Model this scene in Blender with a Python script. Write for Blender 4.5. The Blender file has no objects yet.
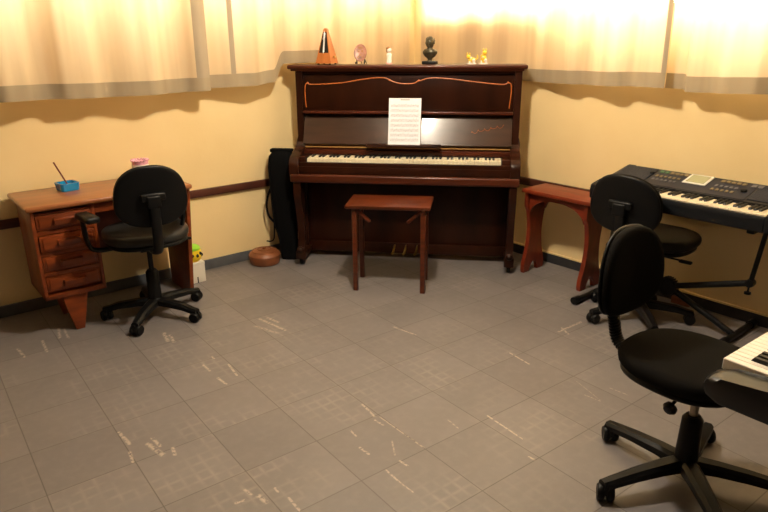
import bpy, bmesh, math, random
from mathutils import Vector, Matrix
random.seed(4)
R = math.radians
PI = math.pi
C = bpy.context.scene.collection
sc = bpy.context.scene

# ------------------------------------------------------------------ camera
cam_d = bpy.data.cameras.new('camera')
cam = bpy.data.objects.new('camera', cam_d); C.objects.link(cam)
F_PX, PITCH, ROLL, CAM_H = 641.3, .3288, -.0076, 1.5
cp, sp = math.cos(PITCH), math.sin(PITCH)
r0 = Vector((1, 0, 0)); fw = Vector((0, cp, -sp)); up = Vector((0, sp, cp))
cr, sr = math.cos(ROLL), math.sin(ROLL)
cx, cu = cr*r0 + sr*up, -sr*r0 + cr*up
m3 = Matrix((cx, cu, -fw)).transposed()
cam.matrix_world = Matrix.Translation((0, 0, CAM_H)) @ m3.to_4x4()
cam_d.sensor_width = 36; cam_d.lens = F_PX/768*36; cam_d.clip_start = .05
sc.camera = cam

# ------------------------------------------------------------------ world, exposure
w = bpy.data.worlds.new('world'); sc.world = w; w.use_nodes = True
w.node_tree.nodes['Background'].inputs[0].default_value = (1, .8, .55, 1)
w.node_tree.nodes['Background'].inputs[1].default_value = .05
sc.view_settings.view_transform = 'Standard'; sc.view_settings.look = 'None'
sc.view_settings.gamma = 1; sc.view_settings.use_curve_mapping = False
sc.view_settings.exposure = 0.0
LAMP = Vector((.05, 2.7, 2.42)); LAMP_E = 640.0; LAMP_COL = (1, .875, .69)
WIN_L, WIN_R = 7.0, 17.0
WIN_COL = (1, .89, .70)

# ------------------------------------------------------------------ materials
def new_mat(name):
    m = bpy.data.materials.new(name); m.use_nodes = True
    nt = m.node_tree; return m, nt, nt.nodes['Principled BSDF']
def mat(name, col, rough=.5, metal=0, coat=0, noise=0, nscale=8, bump=0, bscale=200, spec=.5, trans=0, emit=None, es=0, stretch=None):
    m, nt, b = new_mat(name); N = nt.nodes; L = nt.links
    b.inputs['Base Color'].default_value = (*col, 1); b.inputs['Roughness'].default_value = rough
    b.inputs['Metallic'].default_value = metal; b.inputs['Coat Weight'].default_value = coat
    b.inputs['Coat Roughness'].default_value = .12
    b.inputs['Specular IOR Level'].default_value = spec
    b.inputs['Transmission Weight'].default_value = trans
    if emit: b.inputs['Emission Color'].default_value = (*emit, 1); b.inputs['Emission Strength'].default_value = es
    if noise or bump:
        tc = N.new('ShaderNodeTexCoord'); mp = N.new('ShaderNodeMapping'); L.new(tc.outputs['Object'], mp.inputs[0])
        if stretch: mp.inputs['Scale'].default_value = stretch
    if noise:
        t = N.new('ShaderNodeTexNoise'); t.inputs['Scale'].default_value = nscale; t.inputs['Detail'].default_value = 6
        L.new(mp.outputs[0], t.inputs['Vector'])
        r = N.new('ShaderNodeValToRGB'); L.new(t.outputs['Fac'], r.inputs[0])
        r.color_ramp.elements[0].position = .3; r.color_ramp.elements[1].position = .7
        r.color_ramp.elements[0].color = (*[c*(1-noise) for c in col], 1)
        r.color_ramp.elements[1].color = (*[min(1, c*(1+noise)) for c in col], 1)
        L.new(r.outputs[0], b.inputs['Base Color'])
    if bump:
        t = N.new('ShaderNodeTexNoise'); t.inputs['Scale'].default_value = bscale; L.new(mp.outputs[0], t.inputs['Vector'])
        bp = N.new('ShaderNodeBump'); bp.inputs['Strength'].default_value = bump; bp.inputs['Distance'].default_value = .002
        L.new(t.outputs['Fac'], bp.inputs['Height']); L.new(bp.outputs[0], b.inputs['Normal'])
    return m
M = {}
M['piano'] = mat('dark_mahogany', (.022, .0055, .002), .34, coat=.03, spec=.22, noise=.5, nscale=7, stretch=(1, 3, .25))
M['piano_red'] = mat('red_mahogany', (.060, .012, .004), .34, coat=.12, spec=.35, noise=.35, nscale=9, stretch=(.3, 3, 3))
M['fallboard'] = mat('polished_mahogany', (.040, .016, .009), .3, coat=.35, noise=.35, nscale=6, stretch=(.5, 2, 3))
M['inlay'] = mat('inlay_wood', (.50, .13, .02), .4)
M['ivory'] = mat('ivory', (.80, .72, .52), .35, noise=.06, nscale=20)
M['ebony'] = mat('ebony', (.009, .008, .007), .45, spec=.25)
M['brass'] = mat('brass', (.60, .42, .14), .3, metal=1)
M['brown_felt'] = mat('brown_felt', (.40, .20, .05), .8)
M['stool'] = mat('reddish_stained_wood', (.085, .016, .0035), .36, coat=.08, spec=.35, noise=.4, nscale=10, stretch=(.4, 4, 4))
M['bench'] = mat('red_stained_pine', (.150, .019, .005), .42, spec=.35, noise=.25, nscale=9, stretch=(.6, 3, 1))
M['desk'] = mat('varnished_cherry', (.19, .036, .006), .4, coat=.05, spec=.35, noise=.3, nscale=8, stretch=(.5, 3, 3))
M['desk_top'] = mat('worn_wood_top', (.27, .090, .026), .28, coat=.15, noise=.2, nscale=6, stretch=(.4, 4, 1))
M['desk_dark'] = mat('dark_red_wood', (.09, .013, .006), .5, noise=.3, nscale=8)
M['rail'] = mat('chair_rail_wood', (.065, .018, .010), .4, noise=.3, nscale=7)
M['black_fabric'] = mat('black_upholstery', (.0055, .0048, .0042), .85, bump=.5, bscale=500, spec=.06)
M['black_vinyl'] = mat('black_vinyl', (.006, .0057, .0053), .45, bump=.15, bscale=300, spec=.22)
M['grey_vinyl'] = mat('worn_dark_vinyl', (.022, .021, .020), .42, spec=.3, noise=.25, nscale=12, bump=.15, bscale=300)
M['black_plastic'] = mat('black_plastic', (.0045, .0045, .0048), .42, spec=.18)
M['gloss_plastic'] = mat('satin_black_plastic', (.006, .007, .009), .32, spec=.3)
M['piano_black'] = mat('satin_black_shell', (.004, .004, .0045), .36, spec=.4)
M['steel'] = mat('steel_tube', (.30, .25, .20), .35, metal=1)
M['black_metal'] = mat('black_painted_metal', (.004, .004, .0043), .38, spec=.22)
M['bag'] = mat('black_nylon', (.004, .004, .0044), .8, bump=.4, bscale=400, spec=.06)
M['tan'] = mat('tan_leather', (.20, .062, .020), .45, noise=.3, nscale=14, coat=.1)
M['tan_dark'] = mat('tan_leather_seam', (.17, .055, .020), .6)
M['paper'] = mat('paper', (.86, .87, .93), .8)
M['ink'] = mat('ink', (.35, .35, .38), .8)
M['metro'] = mat('orange_wood', (.40, .12, .022), .38, noise=.2, nscale=20, stretch=(1, 1, .2))
M['silver'] = mat('silver_scale', (.55, .55, .55), .35, metal=.8)
M['bronze'] = mat('dark_bronze', (.055, .045, .025), .38, metal=.5, noise=.4, nscale=40)
M['plate'] = mat('mottled_plate', (.36, .17, .12), .4, noise=.5, nscale=30)
M['plate_rim'] = mat('plate_rim', (.50, .24, .12), .4)
M['porcelain'] = mat('white_porcelain', (.82, .74, .66), .25)
M['pink_glaze'] = mat('pink_glaze', (.82, .42, .36), .3)
M['brown_glaze'] = mat('brown_glaze', (.35, .16, .05), .4)
M['yellow_glaze'] = mat('yellow_glaze', (.80, .52, .04), .3, noise=.2, nscale=60)
M['blue_glass'] = mat('blue_glass', (.008, .30, .66), .12, trans=.3)
M['red_stick'] = mat('dark_red_stick', (.16, .02, .01), .6)
M['pink'] = mat('pink_pattern', (.85, .38, .48), .5, noise=.45, nscale=45)
M['white_box'] = mat('white_card', (.70, .66, .58), .7)
M['green'] = mat('green_plastic', (.28, .62, .04), .4)
M['yellow'] = mat('yellow_plastic', (.85, .62, .02), .4)
M['screen'] = mat('lcd_screen', (.30, .30, .17), .2)
M['screen_frame'] = mat('screen_frame', (.55, .54, .48), .35)
M['panel'] = mat('control_panel', (.012, .014, .024), .4, spec=.22)
M['btn_tan'] = mat('tan_buttons', (.16, .12, .055), .5)
M['btn_green'] = mat('green_buttons', (.05, .13, .06), .5)
M['btn_grey'] = mat('grey_buttons', (.09, .09, .10), .5)
M['grille'] = mat('speaker_grille', (.014, .017, .026), .5, bump=.8, bscale=900, spec=.2)
M['kb_ivory'] = mat('cream_keys', (.80, .70, .52), .35)
M['kb_white'] = mat('white_keys', (.84, .78, .70), .35)
M['dull_wall'] = mat('ochre_wall_paint', (.30, .20, .10), .8)
M['ceiling'] = mat('ceiling_paint', (.50, .44, .35), .9)
M['base_grey'] = mat('grey_skirting', (.085, .09, .10), .5, noise=.2, nscale=15)
M['base_dark'] = mat('dark_skirting', (.030, .030, .034), .5, noise=.2, nscale=15)
M['base_highlight'] = mat('skirting_highlight', (.78, .60, .30), .6)  # pale colour stands for the highlight along the skirting's top
M['window_frame'] = mat('window_frame', (.5, .45, .38), .5)
M['offcut'] = mat('brown_offcut', (.16, .05, .02), .6)
M['shoe_white'] = mat('white_fitting', (.8, .78, .72), .4)

def emission(name, col, s):
    m = bpy.data.materials.new(name); m.use_nodes = True; nt = m.node_tree; nt.nodes.clear()
    e = nt.nodes.new('ShaderNodeEmission'); o = nt.nodes.new('ShaderNodeOutputMaterial')
    e.inputs[0].default_value = (*col, 1); e.inputs[1].default_value = s; nt.links.new(e.outputs[0], o.inputs[0]); return m

def cloth(name, col, tcol, tr, streak=.1):
    m = bpy.data.materials.new(name); m.use_nodes = True; nt = m.node_tree; N = nt.nodes; L = nt.links; N.clear()
    o = N.new('ShaderNodeOutputMaterial'); d = N.new('ShaderNodeBsdfDiffuse'); t = N.new('ShaderNodeBsdfTranslucent'); x = N.new('ShaderNodeMixShader')
    tc = N.new('ShaderNodeTexCoord'); mp = N.new('ShaderNodeMapping'); mp.inputs['Scale'].default_value = (3.2, 3.2, .18)
    n = N.new('ShaderNodeTexNoise'); n.inputs['Scale'].default_value = 2.0; n.inputs['Detail'].default_value = 3
    r = N.new('ShaderNodeValToRGB'); r.color_ramp.elements[0].position = .35; r.color_ramp.elements[1].position = .65
    r.color_ramp.elements[0].color = (*[c*(1-streak) for c in col], 1); r.color_ramp.elements[1].color = (*col, 1)
    L.new(tc.outputs['Object'], mp.inputs[0]); L.new(mp.outputs[0], n.inputs['Vector']); L.new(n.outputs['Fac'], r.inputs[0])
    L.new(r.outputs[0], d.inputs[0]); r2 = N.new('ShaderNodeValToRGB'); r2.color_ramp.elements[0].position = .36; r2.color_ramp.elements[1].position = .62
    r2.color_ramp.elements[0].color = (tcol[0]*.72, tcol[1]*.62, tcol[2]*.50, 1); r2.color_ramp.elements[1].color = (*tcol, 1)  # vertical streaks: doubled cloth and fold shading put into the colour
    L.new(n.outputs['Fac'], r2.inputs[0]); L.new(r2.outputs[0], t.inputs[0]); x.inputs[0].default_value = tr
    L.new(d.outputs[0], x.inputs[1]); L.new(t.outputs[0], x.inputs[2]); L.new(x.outputs[0], o.inputs[0]); return m
M['curtain'] = cloth('cream_curtain', (.84, .70, .48), (.95, .84, .62), .5, .16)
M['hem'] = cloth('doubled_hem', (.40, .335, .235), (.55, .45, .28), .25, .2)
M['seam_fold'] = cloth('side_seam_fold', (.44, .37, .27), (.55, .44, .28), .2, .2)  # side seams, with the dark of a fold put into the colour

def wall_mat():
    m, nt, b = new_mat('yellow_wall_paint'); N = nt.nodes; L = nt.links
    tc = N.new('ShaderNodeTexCoord'); n = N.new('ShaderNodeTexNoise'); n.inputs['Scale'].default_value = 1.6; n.inputs['Detail'].default_value = 5
    L.new(tc.outputs['Object'], n.inputs['Vector'])
    r = N.new('ShaderNodeValToRGB'); r.color_ramp.elements[0].position = .35; r.color_ramp.elements[1].position = .65
    r.color_ramp.elements[0].color = (.80, .60, .30, 1); r.color_ramp.elements[1].color = (.85, .66, .35, 1)
    L.new(n.outputs['Fac'], r.inputs[0]); L.new(r.outputs[0], b.inputs['Base Color']); b.inputs['Roughness'].default_value = .55
    n2 = N.new('ShaderNodeTexNoise'); n2.inputs['Scale'].default_value = 60; L.new(tc.outputs['Object'], n2.inputs['Vector'])
    bp = N.new('ShaderNodeBump'); bp.inputs['Strength'].default_value = .15; bp.inputs['Distance'].default_value = .003
    L.new(n2.outputs['Fac'], bp.inputs['Height']); L.new(bp.outputs[0], b.inputs['Normal']); return m
M['wall'] = wall_mat()

TILE = .3028
FLOOR_O = Vector((-.994, 1.602, 0)); FLOOR_A = .6491
def floor_mat():
    # grey vinyl tiles; object coordinates run along the joints
    m, nt, b = new_mat('grey_vinyl_tiles'); N = nt.nodes; L = nt.links
    tc = N.new('ShaderNodeTexCoord'); sx = N.new('ShaderNodeSeparateXYZ'); L.new(tc.outputs['Object'], sx.inputs[0])
    def math_(op, a, b_=None, c=None, clamp=False):
        n = N.new('ShaderNodeMath'); n.operation = op; n.use_clamp = clamp
        for i, v in enumerate((a, b_, c)):
            if v is None: continue
            if isinstance(v, (int, float)): n.inputs[i].default_value = v
            else: L.new(v, n.inputs[i])
        return n.outputs[0]
    def lines(src, period, width):
        u = math_('DIVIDE', src, period); f = math_('FRACT', math_('ADD', u, 100.0))
        d = math_('MINIMUM', f, math_('SUBTRACT', 1.0, f))       # distance to joint, 0..0.5
        d = math_('MULTIPLY', d, period)
        return math_('SUBTRACT', 1.0, math_('DIVIDE', d, width, clamp=True), clamp=True)
    X, Y = sx.outputs[0], sx.outputs[1]
    joint = math_('MAXIMUM', lines(X, TILE, .0032), lines(Y, TILE, .0032))
    grid = math_('MAXIMUM', lines(X, TILE/6, .0115), lines(Y, TILE/6, .0115))
    def noise(scale, detail=4, off=0, out='Fac'):
        mp = N.new('ShaderNodeMapping'); mp.inputs['Location'].default_value = (off, off*1.7, 0); L.new(tc.outputs['Object'], mp.inputs[0])
        n = N.new('ShaderNodeTexNoise'); n.inputs['Scale'].default_value = scale; n.inputs['Detail'].default_value = detail
        L.new(mp.outputs[0], n.inputs['Vector']); return n.outputs[out]
    def step(v, a, c):
        n = N.new('ShaderNodeMapRange'); n.inputs[1].default_value = a; n.inputs[2].default_value = c; L.new(v, n.inputs[0]); return n.outputs[0]
    # per tile value
    cxn = math_('FLOOR', math_('DIVIDE', X, TILE)); cyn = math_('FLOOR', math_('DIVIDE', Y, TILE))
    cmb = N.new('ShaderNodeCombineXYZ'); L.new(cxn, cmb.inputs[0]); L.new(cyn, cmb.inputs[1])
    wn = N.new('ShaderNodeTexWhiteNoise'); wn.noise_dimensions = '2D'; L.new(cmb.outputs[0], wn.inputs['Vector'])
    base = N.new('ShaderNodeMixRGB'); base.inputs[1].default_value = (.160, .145, .147, 1); base.inputs[2].default_value = (.186, .169, .171, 1)
    L.new(wn.outputs['Value'], base.inputs[0])
    def mix(prev, fac, col):
        n = N.new('ShaderNodeMixRGB'); n.inputs[2].default_value = (*col, 1)
        L.new(prev, n.inputs[1])
        if isinstance(fac, (int, float)): n.inputs[0].default_value = fac
        else: L.new(fac, n.inputs[0])
        return n.outputs[0]
    c = base.outputs[0]
    c = mix(c, math_('MULTIPLY', step(noise(2.2, 6), .4, .7), .30), (.108, .096, .095))
    c = mix(c, math_('MULTIPLY', step(noise(25, 5, 3), .45, .75), .18), (.26, .24, .23))
    gm = math_('MULTIPLY', step(noise(2.6, 2, 7), .42, .60), step(noise(9, 4, 2), .36, .62))
    gm = math_('MULTIPLY', gm, step(wn.outputs['Value'], .15, .5))
    c = mix(c, math_('MULTIPLY', math_('MULTIPLY', grid, gm), .30), (.36, .32, .28))
    c = mix(c, math_('MULTIPLY', joint, .85), (.055, .045, .038))
    # worn scuffs, each with its own place on the tiles (metres in tile coordinates)
    nz = noise(70, 2, 5)
    tot = None
    for (x0, y0, x1, y1, wd, s) in SCUFFS:
        dx, dy = x1-x0, y1-y0; l2 = dx*dx+dy*dy+1e-9
        px = math_('SUBTRACT', X, x0); py = math_('SUBTRACT', Y, y0)
        h = math_('DIVIDE', math_('ADD', math_('MULTIPLY', px, dx), math_('MULTIPLY', py, dy)), l2, clamp=True)
        ex = math_('SUBTRACT', px, math_('MULTIPLY', h, dx)); ey = math_('SUBTRACT', py, math_('MULTIPLY', h, dy))
        d = math_('SQRT', math_('ADD', math_('MULTIPLY', ex, ex), math_('MULTIPLY', ey, ey)))
        v = math_('MULTIPLY', math_('SUBTRACT', 1.0, math_('DIVIDE', d, wd), clamp=True), s*2.2, clamp=True)
        tot = v if tot is None else math_('MAXIMUM', tot, v)
    tot = math_('MULTIPLY', tot, step(nz, .38, .52))
    c = mix(c, math_('MULTIPLY', tot, .6), (.56, .46, .37))
    L.new(c, b.inputs['Base Color'])
    b.inputs['Roughness'].default_value = .42
    rr = math_('ADD', math_('MULTIPLY', noise(6, 5, 9), .25), .30); L.new(rr, b.inputs['Roughness'])
    bp = N.new('ShaderNodeBump'); bp.inputs['Strength'].default_value = .25; bp.inputs['Distance'].default_value = .002
    L.new(math_('SUBTRACT', math_('MULTIPLY', noise(30, 4, 1), .3), joint), bp.inputs['Height']); L.new(bp.outputs[0], b.inputs['Normal'])
    return m
SCUFFS = [
    (0.116, 1.621, 0.127, 1.502, 0.010, 0.60),
    (0.235, 1.648, 0.228, 1.495, 0.010, 0.60),
    (0.338, 1.759, 0.316, 1.625, 0.012, 0.50),
    (0.359, 1.733, 0.352, 1.597, 0.010, 0.50),
    (0.774, 1.342, 0.757, 1.234, 0.014, 0.70),
    (0.791, 1.298, 0.778, 1.202, 0.012, 0.70),
    (1.266, 1.186, 1.306, 0.971, 0.012, 0.60),
    (1.201, 1.119, 1.254, 0.965, 0.016, 0.35),
    (1.308, 1.170, 1.326, 1.087, 0.012, 0.60),
    (0.800, 0.876, 0.802, 0.795, 0.007, 0.90),
    (0.900, 0.797, 0.886, 0.674, 0.007, 0.90),
    (0.870, 0.926, 0.869, 0.900, 0.007, 0.90),
    (0.805, 0.706, 0.812, 0.631, 0.008, 0.90),
    (0.310, 0.539, 0.320, 0.435, 0.010, 0.70),
    (0.304, 0.381, 0.295, 0.310, 0.008, 0.70),
    (0.377, 0.389, 0.399, 0.284, 0.014, 0.60),
    (0.403, 0.420, 0.410, 0.347, 0.010, 0.60),
    (0.444, 0.304, 0.435, 0.255, 0.009, 0.70),
    (1.205, 0.109, 1.190, -0.006, 0.007, 0.70),
    (1.018, -0.140, 1.021, -0.193, 0.007, 0.80),
    (0.659, -0.223, 0.657, -0.303, 0.006, 0.90),
    (0.582, -0.150, 0.587, -0.193, 0.012, 0.60),
    (0.504, -0.135, 0.535, -0.140, 0.008, 0.60),
    (0.558, -0.092, 0.565, -0.131, 0.008, 0.50),
    (0.646, -0.148, 0.644, -0.173, 0.006, 0.80),
    (1.054, -0.019, 1.050, -0.068, 0.006, 0.50),
    (1.176, -0.024, 1.181, -0.073, 0.006, 0.80),
    (1.795, 0.638, 1.825, 0.485, 0.008, 0.60),
    (2.063, 0.037, 2.049, -0.097, 0.006, 0.90),
    (1.566, -0.288, 1.557, -0.460, 0.005, 0.90),
    (1.557, -0.460, 1.555, -0.495, 0.005, 0.40),
    (1.015, -0.309, 1.012, -0.391, 0.005, 0.90),
    (1.012, -0.391, 1.016, -0.462, 0.004, 0.60),
    (1.088, -0.299, 1.093, -0.340, 0.006, 0.70),
    (1.487, -0.579, 1.491, -0.602, 0.006, 0.90),
    (1.206, -0.019, 1.212, -0.293, 0.005, 0.45),
    (2.453, 0.044, 2.646, 0.047, 0.010, 0.80),
    (2.503, 0.062, 2.468, -0.005, 0.008, 0.80),
    (2.161, -0.469, 2.172, -0.553, 0.004, 0.40),
    (2.023, -0.437, 2.033, -0.507, 0.004, 0.40),
    (1.142, -0.182, 1.096, -0.259, 0.005, 0.40),
    (1.415, -0.210, 1.407, -0.277, 0.005, 0.35),
    (2.097, -0.328, 2.040, -0.502, 0.003, 0.30),
]
M['floor'] = floor_mat()

# ------------------------------------------------------------------ mesh builder
def catmull(pts, n=8):
    P = [Vector(p) for p in pts]; P = [P[0]*2-P[1]] + P + [P[-1]*2-P[-2]]; out = []
    for i in range(1, len(P)-2):
        for k in range(n):
            t = k/n; a, b, c, d = P[i-1:i+3]
            out.append(.5*((2*b)+(c-a)*t+(2*a-5*b+4*c-d)*t*t+(3*b-a-3*c+d)*t**3))
    out.append(P[-2]); return out

class MB:
    def __init__(s): s.bm = bmesh.new()
    def box(s, x0, x1, y0, y1, z0, z1, bev=0, seg=2, mtx=None):
        vs = [s.bm.verts.new((x, y, z)) for x in (x0, x1) for y in (y0, y1) for z in (z0, z1)]
        fs = [s.bm.faces.new([vs[i] for i in f]) for f in ((0,1,3,2),(4,6,7,5),(0,4,5,1),(2,3,7,6),(0,2,6,4),(1,5,7,3))]
        if bev:
            es = list({e for f in fs for e in f.edges})
            r = bmesh.ops.bevel(s.bm, geom=es, offset=bev, segments=seg, affect='EDGES', profile=.5)
            vs = list({v for v in r['verts']} | {v for v in vs if v.is_valid})
        if mtx is not None: bmesh.ops.transform(s.bm, matrix=mtx, verts=[v for v in vs if v.is_valid])
        return s
    def rings(s, rings, cap=True, closed=True):
        vr = [[s.bm.verts.new(p) for p in r] for r in rings]; n = len(vr[0])
        for a, b in zip(vr, vr[1:]):
            for i in range(n if closed else n-1):
                j = (i+1) % n; s.bm.faces.new((a[i], a[j], b[j], b[i]))
        if cap: s.bm.faces.new(vr[0][::-1]); s.bm.faces.new(vr[-1])
        return s
    def tube(s, pts, r, seg=12, flat=1.0, updir=(0, 0, 1), cap=True):
        P = [Vector(p) for p in pts]; rs = r if isinstance(r, (list, tuple)) else [r]*len(P); out = []
        U = Vector(updir); prev = None
        for i, p in enumerate(P):
            d = (P[min(i+1, len(P)-1)]-P[max(i-1, 0)]).normalized()
            if prev is None:
                n = U-U.dot(d)*d
                if n.length < 1e-3: n = Vector((1, 0, 0))-d.x*d
            else: n = prev-prev.dot(d)*d
            n.normalize(); prev = n; b = d.cross(n)
            out.append([p+rs[i]*(math.cos(t)*n+math.sin(t)*b*flat) for t in [2*PI*k/seg for k in range(seg)]])
        return s.rings(out, cap)
    def lathe(s, prof, seg=24, c=(0, 0, 0), mtx=None, sx=1, sy=1):
        out = []
        for r, z in prof:
            ring = [Vector((c[0]+max(r, 1e-4)*sx*math.cos(2*PI*k/seg), c[1]+max(r, 1e-4)*sy*math.sin(2*PI*k/seg), c[2]+z)) for k in range(seg)]
            if mtx is not None: ring = [mtx @ v for v in ring]
            out.append(ring)
        return s.rings(out)
    def prism(s, poly, a, b, axis='x', bev=0):
        f = {'x': lambda p, h: (h, p[0], p[1]), 'y': lambda p, h: (p[0], h, p[1]), 'z': lambda p, h: (p[0], p[1], h)}[axis]
        A = [s.bm.verts.new(f(p, a)) for p in poly]; B = [s.bm.verts.new(f(p, b)) for p in poly]; n = len(poly)
        fa = s.bm.faces.new(A[::-1]); fb = s.bm.faces.new(B); 
        for i in range(n): s.bm.faces.new((A[i], A[(i+1) % n], B[(i+1) % n], B[i]))
        if bev:
            es = list(fa.edges)+list(fb.edges)
            bmesh.ops.bevel(s.bm, geom=es, offset=bev, segments=2, affect='EDGES', profile=.5)
        return s
    def ball(s, c, r, sub=2, mtx=None):
        r = r if isinstance(r, (tuple, list)) else (r, r, r)
        m = Matrix.Translation(c) @ (mtx or Matrix()) @ Matrix.Diagonal((*r, 1))
        bmesh.ops.create_icosphere(s.bm, subdivisions=sub, radius=1, matrix=m); return s
    def pad(s, hw, hd, t, n=2.6, seg=40, edge=.5, dome=.0, taper=0, M4=None, bend=0):
        """upholstered pad: superellipse outline in local xy, thickness t along z"""
        prof = [(.0, -1), (.6, -1), (.86, -.96), (.95, -.8), (.99, -.45), (1, 0), (.99, .45), (.95, .8), (.86, .97), (.6, 1.0+dome*.6), (.3, 1+dome), (0, 1+dome)]
        out = []
        for q, z in prof:
            ring = []
            for k in range(seg):
                a = 2*PI*k/seg; ca, sa = math.cos(a), math.sin(a)
                rr = (abs(ca)**n+abs(sa)**n)**(-1/n)*max(q, .001)
                y = hd*rr*sa; x = hw*rr*ca*(1-taper*(y/hd))
                zz = z*t/2+bend*(x*x)
                v = Vector((x, y, zz)); ring.append(M4 @ v if M4 is not None else v)
            out.append(ring)
        return s.rings(out)
    def build(s, name, m, parent=None, smooth=40, label=None, mtx=None):
        bmesh.ops.recalc_face_normals(s.bm, faces=s.bm.faces)
        me = bpy.data.meshes.new(name)
        if mtx is not None: s.bm.transform(mtx)
        s.bm.to_mesh(me); s.bm.free(); me.materials.append(M[m] if isinstance(m, str) else m)
        if smooth:
            me.polygons.foreach_set('use_smooth', [True]*len(me.polygons)); me.set_sharp_from_angle(angle=R(smooth))
        o = bpy.data.objects.new(name, me); C.objects.link(o)
        if parent is not None: o.parent = parent
        if label: o['label'] = label
        return o
def tag(o, label, cat, group=None):
    o['label'] = label; o['category'] = cat
    if group: o['group'] = group
    return o
def thing(name, label, cat, loc=(0, 0, 0), rz=0, group=None):
    o = bpy.data.objects.new(name, None); C.objects.link(o); o.empty_display_size = .1
    o.location = loc; o.rotation_euler = (0, 0, rz); return tag(o, label, cat, group)
def place(o, loc, rz=0): o.location = loc; o.rotation_euler = (0, 0, rz); return o
def structure(o): o['kind'] = 'structure'; return o

# ------------------------------------------------------------------ room frames
H = CAM_H
YL, YR = .6796, .6929
nL = Vector((-math.sin(YL), math.cos(YL), 0)); dL = Vector((math.cos(YL), math.sin(YL), 0)); OL = nL*(2.617*H)
nR = Vector((math.cos(YR), math.sin(YR), 0)); dR = Vector((-math.sin(YR), math.cos(YR), 0)); OR = nR*(2.3983*H)
RL, RR = YL, YR-PI/2      # local x runs along the wall (left to right), local y into the wall
def PL(t, off, z=0): return OL+dL*t-nL*off+Vector((0, 0, z))
def PR(t, off, z=0): return OR+dR*t-nR*off+Vector((0, 0, z))
WO = .06                  # left wall surface lies this far behind its frame
TCL, TCR = 3.60, 3.94     # the corner, along each wall
CEIL = 2.75

# floor
mb = MB(); mb.box(-8, 8.5, -9, 8, -.06, 0); o = structure(mb.build('floor', 'floor', smooth=0)); place(o, FLOOR_O, FLOOR_A)
# walls with a window opening behind the curtains
def wall(name, loc, rz, x0, x1, y, win):
    a, b, z0, z1 = win; mb = MB(); T = .15
    mb.box(x0, a, y, y+T, 0, CEIL); mb.box(b, x1, y, y+T, 0, CEIL); mb.box(a, b, y, y+T, 0, z0); mb.box(a, b, y, y+T, z1, CEIL)
    return place(structure(mb.build(name, 'wall', smooth=0)), loc, rz)
WL = (.10, 3.50, 1.68, 2.40); WR = (-3.84, -.30, 1.62, 2.40)
wall('wall_left', OL, RL, -4.2, TCL+.2, WO, WL)
wall('wall_right', OR, RR, -TCR-.2, 4.2, 0, WR)
def window(name, loc, rz, y, win, strength):
    a, b, z0, z1 = win; mb = MB(); w_ = .05
    mb.box(a, b, y+.05, y+.10, z0, z0+w_); mb.box(a, b, y+.05, y+.10, z1-w_, z1)
    n = 5
    for i in range(n):
        x = a+(b-a-w_)*i/(n-1); mb.box(x, x+w_, y+.05, y+.10, z0, z1)
    f = place(structure(mb.build(name, 'window_frame', smooth=0)), loc, rz)
    mb = MB(); mb.box(a, b, y+.11, y+.12, z0, z1); mb.build('pane', emission(name+'_daylight', WIN_COL, strength), f, smooth=0)
window('window_1', OL, RL, WO, WL, WIN_L)
window('window_2', OR, RR, 0, WR, WIN_R)
# the two walls behind the camera and the ceiling
mb = MB(); mb.box(-4.35, -4.2, -8.3, .3, 0, CEIL); place(structure(mb.build('wall_back', 'dull_wall', smooth=0)), OL, RL)
mb = MB(); mb.box(4.2, 4.35, -8.0, .3, 0, CEIL); place(structure(mb.build('wall_front', 'dull_wall', smooth=0)), OR, RR)
mb = MB(); mb.box(-8, 8.5, -9, 8, CEIL, CEIL+.1); place(structure(mb.build('ceiling', 'ceiling', smooth=0)), FLOOR_O, FLOOR_A)
# skirting and chair rail
mb = MB(); mb.box(-4.2, TCL, WO-.010, WO, 0, .070, .003, 1); place(structure(mb.build('baseboard_left', 'base_grey')), OL, RL)
mb = MB(); mb.box(-TCR, 4.2, -.010, 0, 0, .066, .003, 1); o = place(structure(mb.build('baseboard_right', 'base_dark')), OR, RR)
mb = MB(); mb.box(-TCR, 4.2, -.012, 0, .066, .076); mb.build('top_highlight', 'base_highlight', o, smooth=0)  # strip with the skirting's top highlight put into its colour
mb = MB(); mb.box(-4.2, TCL, WO-.022, WO, .510, .562, .005, 2); place(structure(mb.build('trim_1', 'rail')), OL, RL)
mb = MB(); mb.box(-TCR, 4.2, -.022, 0, .512, .565, .005, 2); place(structure(mb.build('trim_2', 'rail')), OR, RR)

# pendant lamp over the middle of the room, above the frame
lamp = thing('pendant_lamp', 'bare round bulb on a cord hanging in the middle of the room', 'lamp', (LAMP.x, LAMP.y, CEIL))
mb = MB(); mb.lathe([(.05, 0), (.05, -.02), (.012, -.04)], 20); mb.build('canopy', 'shoe_white', lamp)
mb = MB(); mb.tube([(0, 0, -.03), (0, 0, -.20)], .004, 8); mb.build('cord', 'black_plastic', lamp)
mb = MB(); mb.lathe([(.012, -.18), (.024, -.20), (.024, -.245), (.018, -.25)], 16); mb.build('socket', 'shoe_white', lamp)
mb = MB(); mb.ball((0, 0, LAMP.z-CEIL), .085, 3); mb.build('bulb', emission('bulb_glow', LAMP_COL, LAMP_E), lamp)

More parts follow.
